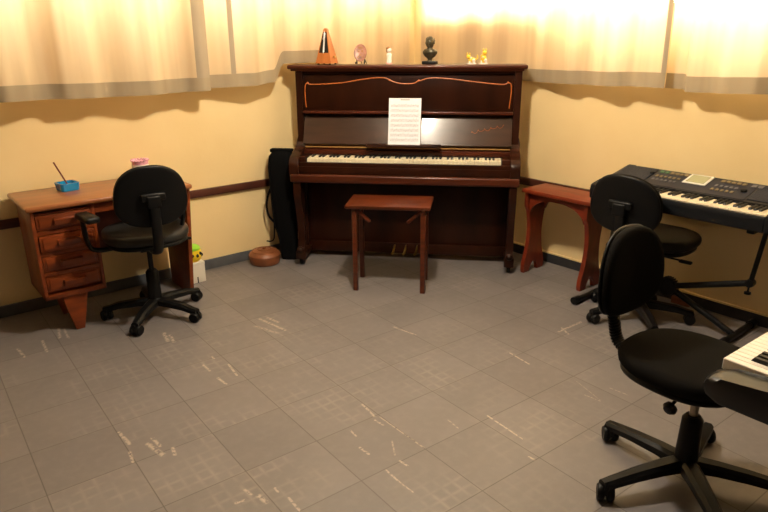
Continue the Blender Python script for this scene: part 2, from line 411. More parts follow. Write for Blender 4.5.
# ------------------------------------------------------------------ curtains
def curtain(name, label, loc, rz, x0, x1, off, hem, seed, edge=None, amp=.018, top=2.52):
    """off(x), hem(x): distance from wall and height of the lower edge at x"""
    rnd = random.Random(seed); ph = [rnd.uniform(0, 6.28) for _ in range(4)]
    root = bpy.data.objects.new(name, None); C.objects.link(root); place(root, loc, rz); tag(root, label, 'curtain', 'cream curtains along both walls')
    nx = int((x1-x0)/.012)
    def y(x, z):
        k = min(1, max(.15, (off(x)+(WO if rz == RL else 0)-.02)/.12))
        g = min(1, max(0, (z-1.15)/.8))
        s = math.sin(x*19+ph[0]+.6*math.sin(x*5+ph[1])); s2 = math.sin(x*41+ph[2]); s3 = math.sin(x*8+ph[3])
        f = (abs(s)**.7*(1 if s > 0 else -1))*.6+.22*s2+.35*s3
        return -(off(x)+amp*k*(f+.4)*(.65+.5*g))
    def strip(nm, m, za, zb, nz, dy=0, xa=x0, xb=x1):
        nxx = max(2, int((xb-xa)/.012)); mb = MB(); rows = []
        for j in range(nz+1):
            row = []
            for i in range(nxx+1):
                x = xa+(xb-xa)*i/nxx; z = za(x)+(zb(x)-za(x))*j/nz
                row.append((x, y(x, z)+dy, z))
            rows.append(row)
        mb.rings(rows, cap=False, closed=False); return mb.build(nm, m, root, smooth=180)
    hb = lambda x: hem(x)+.078
    strip('cloth', 'curtain', hb, lambda x: top, 30)
    strip('hem', 'hem', hem, lambda x: hb(x)+.001, 4, -.001)
    if edge:
        for (xa, xb) in edge: strip('side_seam_fold', 'seam_fold', lambda x: hb(x), lambda x: top, 24, -.002, xa, xb)
    return root
def lerp(pts):
    def f(x):
        if x <= pts[0][0]: return pts[0][1]
        for (a, u), (b, v) in zip(pts, pts[1:]):
            if x <= b:
                t = (x-a)/(b-a); t = t*t*(3-2*t); return u+(v-u)*t
        return pts[-1][1]
    return f
curtain('curtain', 'cream curtain above the desk, widest panel at the left, grey hem', OL, RL, -1.6, 1.72, lambda x: .115, lerp([(-1, 1.205), (.6, 1.203), (1.2, 1.195), (1.72, 1.199)]), 3, [(1.635, 1.72)], amp=.05)
curtain('curtain', 'cream curtain left of the room corner, its hem caught on the piano lid', OL, RL, 1.66, 3.40,
        lerp([(1.66, .05), (1.9, .085), (2.2, .095), (2.34, .075), (2.55, .06), (2.85, .03), (3.4, .03)]), lerp([(1.66, 1.207), (2.02, 1.212), (2.18, 1.226), (2.27, 1.340), (2.58, 1.340), (2.80, 1.22), (3.5, 1.22)]), 8, [(1.88, 1.91)], amp=.035)
curtain('curtain', 'bright cream curtain from the room corner past the right end of the piano', OR, RR, -3.84, -1.76, lerp([(-3.84, .02), (-2.80, .025), (-2.5, .12), (-1.7, .15)]), lerp([(-3.84, 1.22), (-2.74, 1.217), (-2.3, 1.222), (-1.76, 1.231)]), 5, [(-1.785, -1.76)], amp=.05)
curtain('curtain', 'bright cream curtain above the keyboard at the far right, grey hem', OR, RR, -1.80, 1.2, lerp([(-1.80, .08), (-1.69, .09), (-1.655, .15), (1.2, .16)]), lerp([(-1.80, 1.226), (-1.70, 1.226), (-1.66, 1.216), (-1.26, 1.226), (1.2, 1.23)]), 12, amp=.05)
for nm, lo, rz, a, b, y0 in (('left', OL, RL, -1.6, 3.36, -.09), ('right', OR, RR, -3.66, 1.2, -.13)):
    t = thing('curtain_rod', 'metal curtain rod above the %s windows' % nm, 'curtain rod', lo, rz)
    mb = MB(); mb.tube([(a, y0, 2.53), (b, y0, 2.53)], .010, 10); mb.build('rod', 'steel', t)
    for x in (a+.1, (a+b)/2, b-.1): mb = MB(); mb.box(x-.01, x+.01, y0, (WO if nm == 'left' else 0), 2.52, 2.54); mb.build('bracket', 'steel', t)

# ------------------------------------------------------------------ piano
PA = R(-8.2); PO = Vector((.128, 4.105, 0))
def PP(u, v, z=0): return PO+Vector((math.cos(PA)*u-math.sin(PA)*v, math.sin(PA)*u+math.cos(PA)*v, z))
pn = thing('upright_piano', 'dark mahogany upright piano with carved line on its upper panel, standing across the corner', 'piano', PO, PA); pn.scale = (1, 1, 1.009)
VB = .385
for sx_ in (-1, 1):
    u0 = -.748 if sx_ < 0 else .690
    mb = MB(); mb.prism([(.205, .03), (VB, .03), (VB, 1.292), (.215, 1.292), (.215, .86), (.205, .80)], u0, u0+.045, 'x', .003); mb.build('side_panel', 'piano', pn)
    # scrolled key arm
    u0 = -.757 if sx_ < 0 else .682
    arm = [(-.005, .585), (.23, .585), (.23, .86)] + [(p.x, p.y) for p in catmull([(.225, .835), (.17, .79), (.09, .765), (.02, .745), (-.015, .705), (-.012, .64)], 5)]
    mb = MB(); mb.prism(arm, u0, u0+.062, 'x', .006); mb.build('key_arm', 'piano', pn)
    # cabriole front leg
    uc = -.712 if sx_ < 0 else .706
    front = catmull([(-.005, .585), (-.012, .50), (.02, .40), (.045, .28), (.04, .17), (.015, .11), (.0, .09)], 6)
    back = catmull([(.055, .09), (.075, .15), (.085, .25), (.080, .36), (.085, .45), (.14, .54), (.20, .585)], 6)
    mb = MB(); mb.prism([(p.x, p.y) for p in front+back], uc-.024, uc+.024, 'x', .008); lg = mb.build('leg', 'piano', pn)
    mb = MB(); mb.box(uc-.032, uc+.032, -.005, .065, .045, .105, .006); mb.box(uc-.024, uc+.024, .05, .25, .045, .085, .004); mb.ball((uc, .0, .115), (.026, .024, .022)); mb.build('foot', 'piano', lg)
    mb = MB(); mb.lathe([(.006, -.010), (.022, -.012), (.024, 0), (.022, .012), (.006, .010)], 16, mtx=Matrix.Translation((uc, .03, .024)) @ Matrix.Rotation(PI/2, 4, 'Y')); mb.box(uc-.016, uc+.016, .018, .042, .035, .05); mb.build('caster', 'black_metal', lg)
mb = MB(); mb.box(-.795, .765, .185, VB+.003, 1.292, 1.318, .009, 3); mb.box(-.775, .745, .200, VB, 1.280, 1.293, .003); mb.build('lid', 'piano_red', pn)
mb = MB(); mb.box(-.703, .690, .245, .262, 1.02, 1.285, .002); mb.box(-.703, .690, .225, .25, 1.262, 1.285, .004); mb.build('upper_panel', 'piano', pn)
pts = [(-.689, 1.045), (-.694, 1.12), (-.690, 1.185), (-.672, 1.202), (-.655, 1.194), (-.56, 1.196), (-.426, 1.206), (-.30, 1.226), (-.20, 1.237), (-.145, 1.234), (-.118, 1.222), (-.10, 1.214), (-.06, 1.203), (-.005, 1.199), (.045, 1.203), (.072, 1.218), (.090, 1.219), (.13, 1.233), (.20, 1.235), (.30, 1.228), (.41, 1.215), (.52, 1.203), (.60, 1.196), (.635, 1.198), (.648, 1.206), (.668, 1.196), (.672, 1.14), (.664, 1.045)]
mb = MB(); mb.tube(catmull([(x, .244, z) for x, z in pts], 6), .0036, 8, updir=(0, 1, 0))
for x, z in ((-.118, 1.222), (.074, 1.219), (-.672, 1.203), (.648, 1.207)): mb.ball((x, .244, z), (.008, .004, .008), 1)
mb.build('carved_line', 'inlay', pn, label='orange carved line')
mb = MB(); mb.box(-.703, .690, .195, .262, 1.008, 1.026, .005, 3); mb.build('shelf_rail', 'piano_red', pn)
# fallboard, folded up and leaning back
mb = MB(); mb.prism([(.158, .815), (.168, .808), (.253, .998), (.243, 1.005)], -.700, .688, 'x', .002); fb = mb.build('fallboard', 'fallboard', pn)
sg = []
for i in range(60):
    t = i/59; x = .42+.22*t; h = .895+.045*t+.010*math.sin(t*34)*(.4+.6*abs(math.sin(t*9))); sg.append((x+.006*math.cos(t*34), .158+(h-.815)*.447-.0015, h))
mb = MB(); mb.tube(sg, .0011, 5); mb.build('script_lettering', 'inlay', fb)
mb = MB(); mb.box(-.260, .235, .090, .180, .806, .822, .004); mb.build('music_ledge', 'piano', pn)
mb = MB(); mb.box(-.700, .688, .185, .20, .742, .812, .002); mb.box(-.700, .688, .165, .19, .742, .775, .003); mb.build('name_rail', 'piano_red', pn)
mb = MB(); mb.box(-.69, .68, .176, .186, .788, .796); mb.build('gilt_strip', 'brown_felt', pn)
mb = MB(); mb.box(-.697, .684, .004, .032, .640, .716, .002); mb.box(-.697, .684, .0, .23, .640, .690, .002); mb.build('key_slip', 'piano', pn)
mb = MB(); mb.box(-.752, .742, -.022, .24, .585, .640, .012, 3); mb.build('key_bed', 'piano_red', pn)
for a, b in ((-.697, -.650), (.628, .683)):
    mb = MB(); mb.box(a, b, .025, .18, .69, .750, .006); mb.build('cheek_block', 'piano', pn)
mb = MB(); mb.box(-.650, .628, .05, .20, .690, .700); kb = mb.build('keyboard', 'ebony', pn, smooth=0)
def keys(parent, x0, x1, n, first, ys, zt, depth_w, depth_b, h, mw, mbk, z0, front=.0):
    """n white keys from x0 to x1; first = index of the first white key in the C scale"""
    w_ = (x1-x0)/n
    for i in range(n):
        m_ = MB(); m_.box(x0+i*w_+.0007, x0+(i+1)*w_-.0007, ys, ys+depth_w, z0, zt, .0015, 1); m_.build('white_key', mw, parent, smooth=0)
    for i in range(n-1):
        if (i+first) % 7 in (2, 6): continue
        xc = x0+(i+1)*w_; yb = ys+depth_w-depth_b
        m_ = MB(); m_.prism([(yb, zt-.002), (yb+.006, zt+h), (ys+depth_w, zt+h), (ys+depth_w, zt-.002)], xc-w_*.29, xc+w_*.29, 'x', .001); m_.build('black_key', mbk, parent, smooth=0)
keys(kb, -.647, .625, 52, 5, .040, .737, .145, .095, .009, 'ivory', 'ebony', .700)
mb = MB(); mb.box(-.703, .690, .235, .25, .10, .585, .002)
mb.box(-.703, .690, .215, .25, .045, .115, .004); mb.build('lower_panel', 'piano', pn)
mb = MB(); mb.box(-.703, .690, .262, VB-.01, .05, 1.28); mb.build('back_frame', 'piano', pn)
for x in (-.081, -.002, .077):
    mb = MB(); mb.tube(catmull([(x, .225, .105), (x, .19, .108), (x, .16, .098), (x-.004, .13, .075), (x-.012, .115, .070)], 5), [.003+.0035*min(1, k/16) for k in range(21)], 10, flat=1.3, updir=(0, 0, 1)); mb.build('pedal', 'brass', pn)

# sheet music leaning on the rail
sm = thing('sheet_music', 'white printed sheet of music leaning on the middle of the piano', 'sheet music', PP(0, 0, 0), PA)
tl = math.atan2(.078, .305)
Mt = Matrix.Translation((-.008, .113, .831)) @ Matrix.Rotation(PI/2-.235, 4, 'X')
mb = MB(); mb.box(-.106, .106, 0, .300, 0, .0012, mtx=Mt); mb.build('page', 'paper', sm, smooth=0)
mb = MB()
for k in range(8):
    yy = .022+k*.0315
    for j in range(5): mb.box(-.093, .093, yy+j*.0036, yy+j*.0036+.0008, .0013, .0017, mtx=Mt)
    for i in range(24):
        xx = -.088+i*.0075+random.uniform(-.002, .002); hh = random.randint(0, 4)*.0036
        mb.box(xx, xx+.003, yy+hh, yy+hh+.0028, .0013, .0018, mtx=Mt); mb.box(xx+.0024, xx+.003, yy+hh, yy+hh+.011, .0013, .0018, mtx=Mt)
mb.box(-.03, .03, .287, .292, .0013, .0017, mtx=Mt)
mb.build('notation', 'ink', sm, smooth=0)

# ---- things on the lid
LZ = 1.3182*1.009
def top(u, v=.30): return PP(u, v, LZ)
mt = thing('metronome', 'orange wooden pyramid metronome on the left end of the piano lid', 'metronome', top(-.548), PA-R(14))
def frust(mb, a, b, z0, z1):
    mb.rings([[(-a, -a, z0), (a, -a, z0), (a, a, z0), (-a, a, z0)], [(-b, -b, z1), (b, -b, z1), (b, b, z1), (-b, b, z1)]]); return mb
mb = MB(); frust(mb, .056, .0535, .008, .02); frust(mb, .0535, .013, .02, .215); frust(mb, .015, .008, .215, .228); mb.build('body', 'metro', mt, smooth=30)
mb = MB(); zz = lambda z: .0535-(z-.02)/.195*.0405
mb.rings([[(-zz(.075)+.008, -zz(.075)-.0015, .075), (zz(.075)-.008, -zz(.075)-.0015, .075), (zz(.205)-.003, -zz(.205)-.0015, .205), (-zz(.205)+.003, -zz(.205)-.0015, .205)],
          [(-zz(.075)+.008, -zz(.075)+.004, .075), (zz(.075)-.008, -zz(.075)+.004, .075), (zz(.205)-.003, -zz(.205)+.004, .205), (-zz(.205)+.003, -zz(.205)+.004, .205)]]); mb.build('dark_face', 'ebony', mt, smooth=0, label='black face')
mb = MB(); mb.tube([(0, -zz(.08)-.004, .08), (0, -zz(.2)-.004, .20)], .003, 6, flat=2.2, updir=(0, 1, 0)); mb.build('scale', 'silver', mt)
mb = MB(); mb.tube([(.0, -zz(.075)-.008, .072), (.0, -zz(.2)-.007, .212)], .0016, 6); mb.box(-.006, .006, -zz(.16)-.012, -zz(.16)-.005, .155, .17); mb.build('pendulum', 'silver', mt)
for x in (-1, 1):
    for y in (-1, 1): mb = MB(); mb.lathe([(.007, 0), (.008, .008)], 12, (x*.042, y*.042, 0)); mb.build('foot', 'ebony', mt)
mb = MB(); mb.tube([(.045, 0, .05), (.062, 0, .05)], .003, 8); mb.box(.060, .063, -.010, .010, .044, .056, .002); mb.build('winding_key', 'brass', mt)

ps = thing('plate_stand', 'small black easel stand under the oval plate on the piano', 'plate stand', top(-.318)+Vector((0, 0, .0018)), PA)
for x in (-.026, .026):
    mb = MB(); mb.tube(catmull([(x*1.2, .035, .0035), (x, .0, .030), (x, -.005, .012), (x*1.1, -.030, .0045), (x*1.1, -.034, .016)], 5), .0035, 8); mb.build('prong', 'black_metal', ps)
mb = MB(); mb.tube([(-.026, .0, .028), (.026, .0, .028)], .003, 8); mb.tube([(0, .0, .028), (0, .03, .004)], .003, 8); mb.build('crossbar', 'black_metal', ps)
pl = thing('decorative_plate', 'oval pinkish brown painted plate propped on a small black stand', 'plate', top(-.318), PA)
Mp = Matrix.Translation((0, -.008, .0715)) @ Matrix.Rotation(R(76), 4, 'X')
mb = MB(); mb.lathe([(0, 0), (.030, 0), (.040, .004), (.043, .007), (.040, .009), (.028, .004), (0, .004)], 32, mtx=Mp @ Matrix.Diagonal((1.0, 1.32, 1, 1))); mb.build('plate_body', 'plate', pl)
mb = MB()
for x, y, a, b in ((-.013, .012, .008, .009), (.012, .012, .008, .009), (.0, -.012, .009, .005), (.0, .033, .020, .006), (-.015, -.028, .006, .006), (.016, -.026, .006, .005)):
    mb.ball((0, 0, 0), (1, 1, 1), 1, mtx=Mp @ Matrix.Translation((x, y, .0050)) @ Matrix.Diagonal((a, b, .0012, 1)))
mb.build('painted_motif', 'brown_glaze', pl)

fg = thing('figurine', 'tiny white and pink figurine with brown head, behind the sheet music on the lid', 'figurine', top(-.128), PA)
mb = MB(); mb.lathe([(.020, 0), (.021, .004), (.017, .012), (.0155, .05), (.017, .062), (.012, .070), (.005, .074)], 20); mb.build('body', 'porcelain', fg)
mb = MB(); mb.lathe([(.0215, .001), (.0222, .006), (.0195, .012)], 20); mb.build('base_band', 'pink_glaze', fg)
mb = MB(); mb.ball((0, 0, .090), (.017, .016, .018)); mb.build('head', 'porcelain', fg)
mb = MB(); mb.ball((-.003, .003, .098), (.018, .017, .014)); mb.ball((-.014, -.004, .084), (.006, .006, .010), 1); mb.build('hair', 'brown_glaze', fg)

bs = thing('bust', 'small dark bronze bust of a man on black block, centre right of piano lid', 'sculpture', top(.140), PA-R(12))
mb = MB(); mb.box(-.046, .046, -.030, .030, 0, .020, .003); mb.build('plinth', 'ebony', bs)
mb = MB()
sec = [(.020, .018, .020, 0), (.014, .014, .028, 0), (.018, .016, .036, 0), (.036, .022, .050, 0), (.048, .027, .066, 0), (.050, .028, .080, 0), (.038, .024, .091, 0), (.020, .019, .098, 0), (.0165, .018, .104, -.001), (.021, .024, .110, -.003), (.0255, .030, .120, -.003), (.028, .032, .133, -.002), (.0285, .032, .146, 0), (.024, .028, .158, .001), (.014, .017, .166, .001), (.002, .002, .168, .001)]
mb.rings([[(a*math.cos(2*PI*k/20), yo+b*math.sin(2*PI*k/20), z) for k in range(20)] for a, b, z, yo in sec])
mb.ball((0, -.034, .130), (.005, .008, .010), 1); mb.ball((0, -.031, .119), (.010, .004, .003), 1); mb.ball((0, -.028, .113), (.010, .007, .006), 1)
for x in (-1, 1):
    mb.ball((x*.010, -.031, .1395), (.007, .005, .003), 1); mb.ball((x*.010, -.029, .134), (.005, .003, .003), 1); mb.ball((x*.0285, .0, .132), (.004, .007, .010), 1)
    mb.ball((x*.02, -.016, .088), (.016, .008, .010), 1)
mb.build('figure', 'bronze', bs)
mb = MB(); rr = random.Random(2)
for i in range(46):
    a = rr.uniform(0, 2*PI); e = rr.uniform(.05, 1.5)
    x, y, z = math.cos(a)*math.cos(e)*.028, math.sin(a)*math.cos(e)*.031, math.sin(e)*.024
    if y < -.012 and z < .013: continue
    mb.ball((x, y, .143+z), rr.uniform(.005, .007), 1)
mb.build('hair', 'bronze', bs)

def yellow_fig(u, label, s, kind):
    t = thing('figurine', label, 'figurine', top(u), PA, 'yellow figurines on the piano lid')
    mb = MB(); mb.lathe([(.022, 0), (.024, .004), (.022, .008), (.01, .009)], 20, sx=1.15*s, sy=.8*s); mb.build('base', 'porcelain', t)
    mb = MB()
    if kind:
        mb.ball((0, 0, .026*s), (.016*s, .013*s, .022*s)); mb.ball((.004*s, 0, .054*s), .0125*s); mb.ball((-.012*s, 0, .04*s), (.006, .006, .012), 1, Matrix.Rotation(.5, 4, 'Y')); mb.ball((.010*s, .0, .070*s), (.004*s, .003*s, .010*s), 1); mb.ball((-.004*s, .0, .070*s), (.004*s, .003*s, .010*s), 1)
    else:
        mb.ball((0, 0, .022*s), (.021*s, .013*s, .014*s)); mb.ball((-.017*s, 0, .038*s), .012*s); mb.ball((-.026*s, 0, .052*s), (.004*s, .004*s, .010*s), 1); mb.ball((-.012*s, 0, .052*s), (.004*s, .004*s, .009*s), 1); mb.tube(catmull([(.018*s, 0, .022*s), (.030*s, 0, .032*s), (.028*s, 0, .048*s)], 4), .004*s, 8)
    b_ = mb.build('body', 'yellow_glaze', t)
    mb = MB(); mb.ball((.010*s, -.011*s, .020*s), (.009*s, .006*s, .010*s), 1); mb.ball((-.006*s, -.010*s, .034*s), (.006*s, .006*s, .006*s), 1); mb.build('white_patch', 'porcelain', t)
    for x in (-1, 1): mb = MB(); mb.ball((x*.012*s+.002, -.006*s, .012*s), (.006*s, .007*s, .008*s), 1); mb.build('foot', 'porcelain', t)
yellow_fig(.412, 'little yellow and white crouching animal figurine, left one of the yellow pair on the piano', 1.2, 0)
yellow_fig(.488, 'little yellow and white upright figurine, right one of the yellow pair on the piano', 1.25, 1)

# ------------------------------------------------------------------ piano stool
st = thing('piano_stool', 'reddish brown rectangular wooden stool in front of the piano', 'stool', (.046, 3.828, 0), PA)
mb = MB(); mb.box(-.262, .252, -.150, .142, .530, .553, .006, 2); mb.build('seat', 'stool', st)
for x in (-1, 1):
    for y in (-1, 1):
        mb = MB(); mb.box(x*.208-.015, x*.208+.015, y*.118-.015, y*.118+.015, 0, .530, .004, 1); lg = mb.build('leg', 'stool', st)
    mb = MB(); mb.box(x*.208-.011, x*.208+.011, -.100, .100, .470, .528, .002); mb.build('end_apron', 'stool', st)
    mb = MB(); mb.box(-.009, .009, -.012, .012, -.058, .058, .002, mtx=Matrix.Translation((x*.157, -.118, .487)) @ Matrix.Rotation(x*R(48), 4, 'Y')); mb.build('brace', 'stool', st)
mb = MB(); mb.box(-.190, .190, -.006, .006, .495, .529, .002); mb.build('batten', 'stool', st)

# ------------------------------------------------------------------ red bench
bn = thing('bench', 'red stained wooden bench with shaped plank legs beside the right wall', 'bench', (1.150, 3.918, 0), R(-50.3))
mb = MB(); mb.box(-.262, .300, -.122, .122, .548, .574, .006); mb.build('seat', 'bench', bn)
half = catmull([(.100, .0), (.104, .03), (.098, .08), (.075, .16), (.062, .26), (.066, .34), (.082, .42), (.100, .455), (.104, .50), (.104, .548)], 5)
arch = catmull([(.045, 0), (.040, .03), (.022, .055), (0, .075)], 4)
poly = [(p.x, p.y) for p in half]; poly = poly+[(-x, z) for x, z in poly[::-1]]
ar = [(p.x, p.y) for p in arch]; poly = poly + [(-x, z) for x, z in ar] + [(x, z) for x, z in ar[::-1][1:]]
for x in (-.232, .205):
    mb = MB(); mb.prism(poly, x-.014, x+.014, 'x', .003); mb.build('plank_leg', 'bench', bn)
ap = [(-.218, .548), (.191, .548), (.191, .42)] + [(p.x, p.y) for p in catmull([(.185, .42), (.170, .455), (.12, .493), (.05, .512), (-.013, .515), (-.08, .512), (-.147, .493), (-.197, .455), (-.212, .42)], 5)] + [(-.218, .42)]
for y in (-.075, .075): mb = MB(); mb.prism(ap, y-.010, y+.010, 'y', .002); mb.build('arched_apron', 'bench', bn)

# ------------------------------------------------------------------ gig bag, pouf, box
_g = PP(-.835, .155); gb = thing('instrument_bag', 'tall black soft instrument bag standing between the left wall and the piano', 'bag', (_g.x, _g.y, 0), PA)
mb = MB()
rings = []
for z, a, b, dx in ((0, .056, .048, 0), (.03, .060, .053, 0), (.14, .062, .055, -.002), (.25, .078, .055, -.016), (.5, .086, .055, -.024), (.66, .088, .052, -.026), (.735, .082, .044, -.022), (.768, .066, .032, -.012), (.776, .03, .015, -.008)):
    ring = []
    for k in range(32):
        t = 2*PI*k/32; c_, s_ = math.cos(t), math.sin(t); n_ = 4
        rr_ = (abs(c_)**n_+abs(s_)**n_)**(-1/n_); ring.append((dx+a*rr_*c_+.003*math.sin(z*23+t*2), b*rr_*s_, z))
    rings.append(ring)
mb.rings(rings); mb.build('body', 'bag', gb)
mb = MB(); mb.tube(catmull([(-.052, -.050, .05), (-.054, -.052, .16), (-.085, -.052, .27), (-.098, -.050, .5), (-.10, -.048, .68)], 5), .004, 6); mb.build('zip', 'black_plastic', gb)
mb = MB(); mb.tube(catmull([(-.098, -.03, .52), (-.125, -.035, .46), (-.138, -.035, .39), (-.128, -.035, .32), (-.092, -.03, .27)], 6), .008, 8, flat=.5); mb.build('handle', 'bag', gb)
mb = MB(); mb.tube(catmull([(-.090, -.03, .30), (-.092, -.045, .20), (-.098, -.05, .15), (-.13, -.03, .128), (-.160, -.01, .124)], 6), .008, 8, flat=.5); mb.build('strap', 'bag', gb)
mb = MB(); mb.box(-.095, .060, -.028, .028, .762, .786, .008); mb.build('top_flap', 'bag', gb)

pf = thing('leather_box', 'low round tan leather box with domed lid on the floor left of the piano', 'box', (-.838, 4.268, 0), .2)
mb = MB(); mb.lathe([(.085, 0), (.098, .004), (.105, .02), (.107, .05), (.104, .060), (.02, .062)], 40); mb.build('base', 'tan', pf)
mb = MB(); mb.lathe([(.02, .058), (.108, .060), (.110, .068), (.104, .078), (.085, .092), (.050, .102), (.015, .106), (.003, .106)], 40); ld = mb.build('lid', 'tan', pf)
mb = MB()
for r_, z_ in ((.109, .063), (.084, .0935), (.045, .1040)): mb.tube([(r_*math.cos(2*PI*k/40), r_*math.sin(2*PI*k/40), z_) for k in range(41)], .0028, 6, cap=False)
mb.build('stitching', 'tan_dark', ld)
mb = MB(); mb.lathe([(.012, .104), (.014, .112), (.006, .117)], 16); mb.build('knob', 'tan_dark', ld)

bx = thing('cardboard_box', 'small white box on the floor at the right end of the desk', 'box', PL(1.505, .085), RL)
mb = MB(); mb.box(-.055, .055, -.06, .06, 0, .135, .003); mb.build('carton', 'white_box', bx)
mb = MB(); mb.box(-.056, .056, -.061, .061, .118, .136, .002); mb.build('lid', 'white_box', bx)
mb = MB(); mb.box(-.004, .003, -.0625, -.0605, .0, .04); mb.build('dark_mark', 'ebony', bx)
yp = thing('plastic_pot', 'yellow and green plastic pot with dark spots on top of the white box', 'pot', PL(1.505, .085, .1362), RL)
mb = MB(); mb.lathe([(.04, 0), (.055, .012), (.062, .040), (.058, .070), (.045, .080), (.01, .082)], 28); mb.build('body', 'yellow', yp)
mb = MB(); mb.lathe([(.01, .078), (.056, .078), (.054, .092), (.040, .104), (.015, .108), (.002, .108)], 28); mb.build('lid', 'green', yp)
for a, z in ((-1.9, .05), (-1.35, .045), (-.9, .055), (-.5, .04)):
    mb = MB(); mb.ball((.060*math.cos(a), .060*math.sin(a), z), (.011, .011, .013), 1); mb.build('spot', 'ebony', yp)

# ------------------------------------------------------------------ desk
dk = thing('desk', 'small cherry wood writing desk with four drawers and tapered foot against left wall', 'desk', PL(0, 0), RL)
BK = -.0   # back plane (local y) ; local y = -offset
mb = MB(); mb.box(.552, 1.418, -.430, .022, .685, .712, .010, 3); mb.build('top', 'desk_top', dk)
zs = [(.580, .660), (.468, .555), (.356, .443), (.244, .331)]
mb = MB(); mb.box(.572, .590, -.405, -.07, .205, .686, .003); mb.box(.862, .880, -.405, -.07, .205, .686, .003); mb.box(.572, .880, -.405, -.07, .205, .232, .003); mb.box(.588, .864, -.085, -.07, .21, .68)
for a, b in ((.661, .672), (.556, .579), (.444, .467), (.332, .355)): mb.box(.588, .864, -.403, -.38, a, b, .002)
mb.build('pedestal', 'desk', dk)
for i, (a, b) in enumerate(zs):
    dy = (-.004, -.012, .0, .004)[i]
    mb = MB(); mb.box(.5925, .8595, -.403+dy, -.388+dy, a+.0015, b-.0015, .003); mb.box(.598, .854, -.390+dy, -.10, a+.006, b-.012); mb.box(.606, .846, -.409+dy, -.401+dy, a+.012, b-.012, .004)
    d_ = mb.build('drawer', 'desk', dk)
    zc = (a+b)/2; mb = MB(); mb.prism([(-.428+dy, zc-.014), (-.407+dy, zc-.018), (-.407+dy, zc+.018), (-.438+dy, zc+.014)], .672, .782, 'x', .005); mb.build('handle', 'desk', d_)
for y0, y1 in ((-.39, -.36), (-.12, -.09)):
    mb = MB(); mb.prism([(.655, .203), (.785, .203), (.742, 0), (.698, 0)], y0, y1, 'y', .003); mb.build('foot', 'desk', dk)
mb = MB(); mb.prism([(-.405, .686), (0, .686), (0, .0), (-.30, .0)], 1.385, 1.410, 'x', .003); mb.build('end_panel', 'desk', dk)
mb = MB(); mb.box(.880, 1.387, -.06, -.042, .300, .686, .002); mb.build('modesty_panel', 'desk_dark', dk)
mb = MB(); mb.box(.882, 1.383, -.395, -.380, .628, .684, .003); mb.build('apron', 'desk', dk)

bt = thing('square_dish', 'small blue glass square dish on the left end of the desk', 'dish', PL(.832, .112, .7125), RL+.15)
mb = MB(); h_ = .042; q = .052
outer = [(-q, -q+.012), (-q+.012, -q), (q-.012, -q), (q, -q+.012), (q, q-.012), (q-.012, q), (-q+.012, q), (-q, q-.012)]
mb.rings([[(x*.9, y*.9, 0) for x, y in outer], [(x, y, h_) for x, y in outer], [(x*.82, y*.82, h_) for x, y in outer], [(x*.74, y*.74, .010) for x, y in outer]]); mb.build('dish_body', 'blue_glass', bt, smooth=20)
o = MB().tube([(.005, .0, .0225), (-.042, .028, .155)], .0042, 8).build('incense_stick', 'red_stick'); place(o, PL(.832, .112, .7125), RL+.15); tag(o, 'thin dark red stick standing slanted in the blue dish', 'stick')
mg = thing('patterned_mug', 'pink and white patterned pot at the back of the desk, behind the chair', 'pot', PL(1.247, .100, .7125), RL)
mb = MB(); mb.lathe([(.040, 0), (.046, .01), (.046, .105), (.049, .112), (.044, .112), (.041, .02), (.0, .018)], 28); mb.build('body', 'pink', mg)
mb = MB()
for k in range(18):
    a = k*.35; mb.ball((.0465*math.cos(a), .0465*math.sin(a), .114), (.008, .008, .007), 1)
mb.build('ruffle', 'pink', mg)
mb = MB(); mb.lathe([(.0468, .060), (.0475, .065), (.0475, .085), (.0468, .09)], 28); mb.build('white_band', 'porcelain', mg)

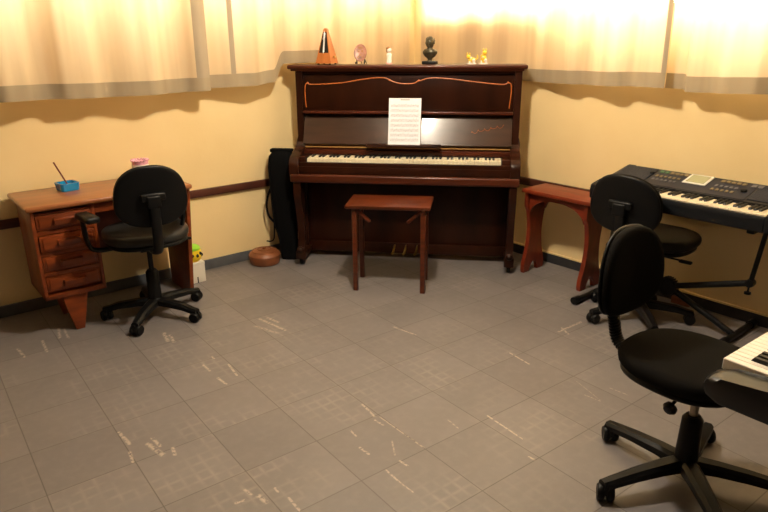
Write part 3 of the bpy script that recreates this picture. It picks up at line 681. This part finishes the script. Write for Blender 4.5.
# ------------------------------------------------------------------ office chairs
def office_chair(label, hub, face, base_rot, base_r, arms=False, back_y=-.24, back_z=.74, seat_m='black_vinyl', back_m='black_fabric', seat_off=.02, seat_z=.472, ribs=False, hw=.195, hh=.165, lean=8, roll=0, pt=.050, stem_m='steel', knob=False, lever=True, pw=.225, back_x=0):
    t = thing('office_chair', label, 'chair', (hub[0], hub[1], 0), R(face-90), 'black swivel chairs around the room')
    mb = MB(); mb.pad(pw, .215, .062, 2.5, dome=.12, M4=Matrix.Translation((0, seat_off, seat_z-.031)), taper=-.04); s_ = mb.build('seat', seat_m, t, smooth=60)
    mb = MB(); mb.pad(pw-.012, .203, .030, 2.5, M4=Matrix.Translation((0, seat_off, seat_z-.070))); mb.build('seat_pan', 'black_plastic', s_, smooth=60)
    Mb = Matrix.Translation((back_x, back_y, back_z)) @ Matrix.Rotation(R(roll), 4, 'Y') @ Matrix.Rotation(R(90+lean), 4, 'X')
    # local z of the pad points backwards (-y), so bend the pad forward at its sides
    mb = MB(); mb.pad(hw, hh, pt, 2.5, M4=Mb, bend=-.9, taper=.10); b_ = mb.build('backrest', back_m, t, smooth=60)
    mb = MB(); mb.pad(hw+.003, hh+.003, .018, 2.5, M4=Mb @ Matrix.Translation((0, 0, pt*.48)), bend=-.9, taper=.10); mb.build('back_shell', 'black_plastic', b_, smooth=60)
    yb = back_y-.045
    mb = MB(); mb.box(back_x-.062, back_x+.062, yb-.014, yb+.012, back_z-.02, back_z+.022, .010, 3); mb.box(back_x-.035, back_x+.035, yb-.022, yb, back_z-.055, back_z+.01, .010, 3); mb.build('back_bracket', 'black_plastic', b_)
    path = catmull([(back_x, yb-.004, back_z), (back_x*.6, yb-.012, back_z-.12), (0, yb-.006, back_z-.22), (0, yb+.025, seat_z-.065), (0, yb+.12, seat_z-.09), (0, -.04, seat_z-.092)], 7)
    mb = MB(); mb.tube(path, .013, 12, flat=2.0, updir=(0, 1, 0)); sp_ = mb.build('back_support', 'black_plastic', t, smooth=60)
    if ribs:
        mb = MB()
        for i in range(8, 26):
            p = path[i]; d = (path[i+1]-path[i-1]).normalized(); mb.tube([p-d*.0035, p+d*.0035], .0175, 14, flat=1.65, updir=(0, 1, 0))
        mb.build('bellows', 'black_plastic', sp_)
    mb = MB(); mb.box(-.06, .06, -.09, .09, seat_z-.115, seat_z-.083, .008); mb.build('tilt_mechanism', 'black_metal', t)
    mb = MB(); mb.lathe([(.014, .2), (.014, seat_z-.11)], 18); mb.build('gas_stem', stem_m, t)
    mb = MB(); mb.lathe([(.036, .075), (.040, .085), (.038, .13), (.034, .265), (.028, .272), (.024, .278)], 22); mb.build('sleeve', 'black_plastic', t)
    if lever:
        mb = MB(); mb.tube([(.05, .02, seat_z-.10), (.19, .03, seat_z-.105)], .005, 8); mb.box(.18, .245, .015, .045, seat_z-.115, seat_z-.10, .006); mb.build('lever', 'black_plastic', t)
    if knob:
        mb = MB(); mb.tube([(.02, -.02, seat_z-.10), (.095, -.03, seat_z-.155)], .006, 8); mb.lathe([(.005, -.01), (.022, -.008), (.024, .004), (.016, .014), (.004, .016)], 16, mtx=Matrix.Translation((.100, -.031, seat_z-.165)) @ Matrix.Rotation(1.9, 4, 'Y')); mb.build('tension_knob', 'black_plastic', t)
    if arms:
        for xa in arms:
            sg_ = 1 if xa > 0 else -1; sp2 = R(14)*sg_
            mb = MB(); mb.tube(catmull([(sg_*.14, -.01, seat_z-.085), (xa*.86, -.015, seat_z-.08), (xa*.97, -.03, seat_z-.02), (xa, -.070, seat_z+.06), (xa, -.075, seat_z+.108)], 7), .012, 10, flat=1.9, updir=(0, 0, 1)); a_ = mb.build('armrest', 'black_plastic', t)
            mb = MB(); mb.box(-.036, .036, -.170, .0, 0, .036, .015, 3, mtx=Matrix.Translation((xa, -.02, seat_z+.103)) @ Matrix.Rotation(-sp2, 4, 'Z')); mb.build('arm_pad', 'black_vinyl', a_)
    mb = MB(); mb.lathe([(.03, .065), (.045, .07), (.048, .10), (.034, .118), (.02, .12)], 24); mb.build('hub', 'black_plastic', t)
    for k in range(5):
        a = R(base_rot+72*k-(face-90)); ca, sa = math.cos(a), math.sin(a); Mr = Matrix.Rotation(a, 4, 'Z')
        mb = MB(); rg = []
        for x, w_, z0, z1 in ((.02, .026, .070, .112), (.10, .024, .072, .108), (.20, .021, .066, .098), (base_r-.02, .019, .056, .084), (base_r+.016, .016, .054, .078)):
            w_ *= 1.22; rg.append([Mr @ Vector(p) for p in ((x, -w_, z0), (x, w_, z0), (x, w_, z1-.010), (x, w_*.55, z1), (x, -w_*.55, z1), (x, -w_, z1-.010))])
        mb.rings(rg); l_ = mb.build('base_leg', 'black_plastic', t, smooth=30)
        ga = a+random.uniform(-1.2, 1.2); Mc = Matrix.Translation((ca*base_r, sa*base_r, 0)) @ Matrix.Rotation(ga, 4, 'Z')
        mb = MB(); mb.lathe([(.006, .02), (.006, .075)], 10, mtx=Mc)
        for s in (-1, 1): mb.lathe([(.003, -.011), (.025, -.012), (.030, -.005), (.030, .005), (.025, .012), (.003, .011)], 20, mtx=Mc @ Matrix.Translation((0, s*.016, .030)) @ Matrix.Rotation(PI/2, 4, 'X'))
        mb.box(-.028, .022, -.008, .008, .028, .066, .004, mtx=Mc); mb.build('caster', 'black_plastic', l_)
    return t
office_chair('black swivel chair with armrests pulled up to the wooden desk', (-1.305, 3.385), 121, 50, .268, arms=(-.315, .190), back_z=.748, hh=.156, hw=.178, seat_m='grey_vinyl', lean=4, seat_z=.522, pw=.226, back_x=.002, stem_m='black_metal')
office_chair('black armless swivel chair turned towards the keyboard by the right wall', (1.412, 3.300), 44, 195, .272, back_y=-.225, back_z=.690, hh=.148, hw=.184, seat_off=.11, roll=4, lean=2, back_x=-.037, seat_z=.480, stem_m='black_metal')
office_chair('black armless swivel chair nearest the camera, at the right edge', (1.047, 1.885), -55, 51, .310, back_y=-.292, back_z=.720, hh=.158, hw=.164, seat_m='black_fabric', ribs=True, knob=True, lever=False, lean=2, seat_z=.490, pw=.207, seat_off=-.047, back_x=.028, pt=.042, )

# ------------------------------------------------------------------ electronic keyboard by the right wall
ek = thing('electronic_keyboard', 'black electronic keyboard with grey screen on a stand by right wall', 'keyboard', PR(0, 0), RR)
X0, X1 = -1.935, -.975         # local x = -t
def ekp(mb, prof, a, b, bev=.0): return mb.prism(prof, a, b, 'x', bev)
body = [(-.520, .655), (-.525, .70), (-.517, .722), (-.505, .724), (-.502, .708), (-.362, .712), (-.355, .742), (-.150, .792), (-.138, .785), (-.135, .74), (-.16, .66)]
full = [(-.520, .655), (-.525, .70), (-.517, .730), (-.500, .738), (-.362, .742), (-.355, .745), (-.150, .794), (-.138, .785), (-.135, .74), (-.16, .66)]
mb = MB(); ekp(mb, body, X0+.065, X1-.065); ekp(mb, full, X0, X0+.067, .014); ekp(mb, full, X1-.067, X1, .014); mb.build('body', 'gloss_plastic', ek)
sl = math.atan2(.050, .205)
def pan(mb, xa, xb, s0, s1, h=.003, bev=.001):   # on the sloped panel, s = 0 front .. 1 back
    y0, y1 = -.355+.205*s0, -.355+.205*s1; z0, z1 = .742+.05*s0, .742+.05*s1
    Mx = Matrix.Translation(((xa+xb)/2, (y0+y1)/2, (z0+z1)/2)) @ Matrix.Rotation(sl, 4, 'X'); l = math.hypot(y1-y0, z1-z0)/2
    mb.box(-(xb-xa)/2, (xb-xa)/2, -l, l, -.001, h, bev, 1, mtx=Mx); return mb
for a, b in ((X0+.02, X0+.20), (X1-.22, X1-.02)): mb = MB(); pan(mb, a, b, .10, .92, .004); mb.build('speaker_grille', 'grille', ek)
mb = MB(); pan(mb, X0+.21, X1-.23, .04, .94, .002); mb.build('control_panel', 'panel', ek, label='dark blue control panel')
xs = -1.545
mb = MB(); pan(mb, xs-.005, xs+.115, .42, .97, .006); fr = mb.build('screen_frame', 'screen_frame', ek, label='light grey screen frame')
mb = MB(); pan(mb, xs+.008, xs+.102, .49, .91, .0075, .0005); mb.build('display', 'screen', fr, label='greenish grey display')
def buttons(xa, n, s0, s1, m, w_=.020, g=.026):
    for i in range(n): mb = MB(); pan(mb, xa+i*g, xa+i*g+w_, s0, s1, .006); mb.build('button', m, ek)
buttons(-1.715, 2, .78, .90, 'btn_green', .022, .03); buttons(-1.655, 4, .78, .90, 'btn_tan')
buttons(-1.710, 6, .52, .62, 'btn_tan', .014, .024); buttons(-1.710, 6, .32, .40, 'btn_grey', .014, .024)
buttons(-1.385, 5, .78, .90, 'btn_tan', .020, .026); buttons(-1.235, 2, .74, .90, 'btn_grey', .024, .030)
buttons(-1.390, 5, .50, .60, 'btn_grey', .014, .024); buttons(-1.390, 5, .28, .38, 'btn_tan', .014, .024)
mb = MB(); mb.lathe([(.016, 0), (.015, .010), (.004, .011)], 18, mtx=Matrix.Translation((-1.245, -.255, .768)) @ Matrix.Rotation(sl, 4, 'X')); mb.build('dial', 'black_plastic', ek)
mb = MB(); mb.lathe([(.012, 0), (.011, .008), (.003, .009)], 18, mtx=Matrix.Translation((-1.745, -.215, .777)) @ Matrix.Rotation(sl, 4, 'X')); mb.build('volume_knob', 'black_plastic', ek)
keys(ek, X0+.068, X1-.068, 36, 0, -.500, .730, .135, .085, .009, 'kb_ivory', 'ebony', .708)

# its folding stand
ks = thing('keyboard_stand', 'black tubular folding stand with round toothed joint under the keyboard by right wall', 'keyboard stand', PR(0, 0), RR)
px_, pz_ = -1.535, .186; yf = -.282
mb = MB()
mb.lathe([(.012, -.022), (.046, -.022), (.050, -.014), (.050, .014), (.046, .022), (.012, .022)], 32, mtx=Matrix.Translation((px_, yf, pz_)) @ Matrix.Rotation(PI/2, 4, 'X'))
for k in range(24):
    a = 2*PI*k/24; mb.box(-.004, .004, -.018, .018, .046, .055, mtx=Matrix.Translation((px_, yf, pz_)) @ Matrix.Rotation(a, 4, 'Y'))
mb.build('toothed_joint', 'black_metal', ks)
def leg(ax, az, bx_, bz, name='leg', y=yf): mb = MB(); mb.tube([(ax, y, az), (bx_, y, bz)], .0165, 12); return mb.build(name, 'black_metal', ks)
leg(px_, pz_, -1.160, .026); leg(px_, pz_, -1.970, .026)
leg(px_, pz_, -1.128, .324, 'upper_arm'); leg(px_, pz_, -1.905, .335, 'upper_arm')
for x, z, xt in ((-1.128, .324, -1.095), (-1.905, .335, -1.895)):
    mb = MB(); mb.tube([(x, yf, z), (xt, yf, .640)], .012, 12); r_ = mb.build('riser', 'black_metal', ks)
    mb = MB(); mb.lathe([(.008, -.022), (.020, -.020), (.022, .0), (.020, .020), (.008, .022)], 16, mtx=Matrix.Translation((x, yf, z)) @ Matrix.Rotation(PI/2, 4, 'X')); mb.tube([(x, yf-.012, z-.01), (x, yf-.014, z-.045)], .005, 8); mb.lathe([(.006, -.012), (.016, -.010), (.016, .0), (.005, .004)], 14, (x, yf-.014, z-.045)); mb.build('knob', 'black_plastic', r_)
    mb = MB(); mb.tube([(xt-.035, yf, .610), (xt, yf, .612)], .006, 8); mb.lathe([(.004, -.008), (.018, -.006), (.018, .006), (.006, .010)], 14, mtx=Matrix.Translation((xt-.04, yf, .610)) @ Matrix.Rotation(PI/2, 4, 'Y')); mb.build('clamp_knob', 'black_plastic', r_)
    mb = MB(); mb.box(xt-.018, xt+.018, -.50, -.16, .630, .655, .006); mb.build('support_rest', 'black_metal', ks)
for x, ya, yb_ in ((-1.970, -.490, -.20), (-1.160, -.40, -.06)):
    mb = MB(); mb.tube([(x, ya, .0215), (x, yb_, .0215)], .0175, 12); f_ = mb.build('foot_bar', 'black_metal', ks)
    for yy in (ya, yb_): mb = MB(); mb.tube([(x, yy-.024, .0225), (x, yy+.024, .0225)], .0222, 14); mb.build('rubber_cap', 'black_plastic', f_)

o = MB().box(-.055, .055, -.015, .015, 0, .042, .004).build('wood_offcut', 'offcut'); place(o, PR(1.56, .035), RR+.05); tag(o, 'small brown wooden block lying by the dark skirting under the keyboard', 'block')

# ------------------------------------------------------------------ digital piano at the lower right edge
EA = math.atan2(.149, .196)
dp = thing('digital_piano', 'black digital piano with white keys reaching in at lower right edge', 'keyboard', (.795, 1.415, 0), EA)
# local x along the key row (away from the treble end), local -y towards the player's far side is behind: keys run towards -y
DW = .30
prof = [(.006, .628), (.014, .642), (.016, .658), (.010, .674), (-.004, .684), (-.03, .688), (-.17, .690), (-.185, .700), (-DW, .715), (-DW-.01, .66), (-DW+.01, .615), (-.03, .612)]
low = [(.006, .628), (.014, .642), (.014, .654), (.006, .662), (-.165, .666), (-.172, .690), (-.185, .700), (-DW, .715), (-DW-.01, .66), (-DW+.01, .615), (-.03, .612)]
mb = MB(); mb.prism(prof, .028, .115, 'x', .016); mb.prism(low, .113, .960, 'x'); mb.prism(prof, .958, 1.05, 'x', .012); mb.build('body', 'piano_black', dp)
mb = MB(); mb.lathe([(.003, -.002), (.009, -.001), (.009, .002), (.003, .003)], 14, mtx=Matrix.Translation((.054, .0155, .652)) @ Matrix.Rotation(PI/2, 4, 'X')); mb.build('socket', 'steel', dp)
w_ = .0235
for i in range(36):
    mb = MB(); mb.box(.117+i*w_, .117+(i+1)*w_-.0012, -.155, .010, .672, .703, .002, 1); mb.build('white_key', 'kb_white', dp, smooth=0)
for i in range(35):
    if i % 7 in (0, 4): continue      # counted from the treble C downwards
    xc = .117+(i+1)*w_; mb = MB(); mb.prism([(-.040, .702), (-.047, .714), (-.155, .714), (-.155, .702)], xc-.0065, xc+.0065, 'x', .001); mb.build('black_key', 'ebony', dp, smooth=0)
mb = MB(); mb.box(.3, .75, -.27, -.21, .703, .712); mb.build('control_strip', 'panel', dp)
ds = thing('keyboard_stand', 'black crossed stand carrying the digital piano in the foreground', 'keyboard stand', (.795, 1.415, 0), EA)
for ya, a, b in ((-.13, .22, .86), (-.165, .86, .22)):
    mb = MB(); mb.tube([(a, ya, .03), (b, ya, .588)], .014, 12); mb.build('leg', 'black_metal', ds)
for x in (.22, .86):
    mb = MB(); mb.tube([(x, -.27, .018), (x, -.02, .018)], .018, 12); mb.build('foot_bar', 'black_metal', ds)
    mb = MB(); mb.tube([(x, -.27, .5995), (x, -.04, .5995)], .0125, 12); mb.build('support_bar', 'black_metal', ds)
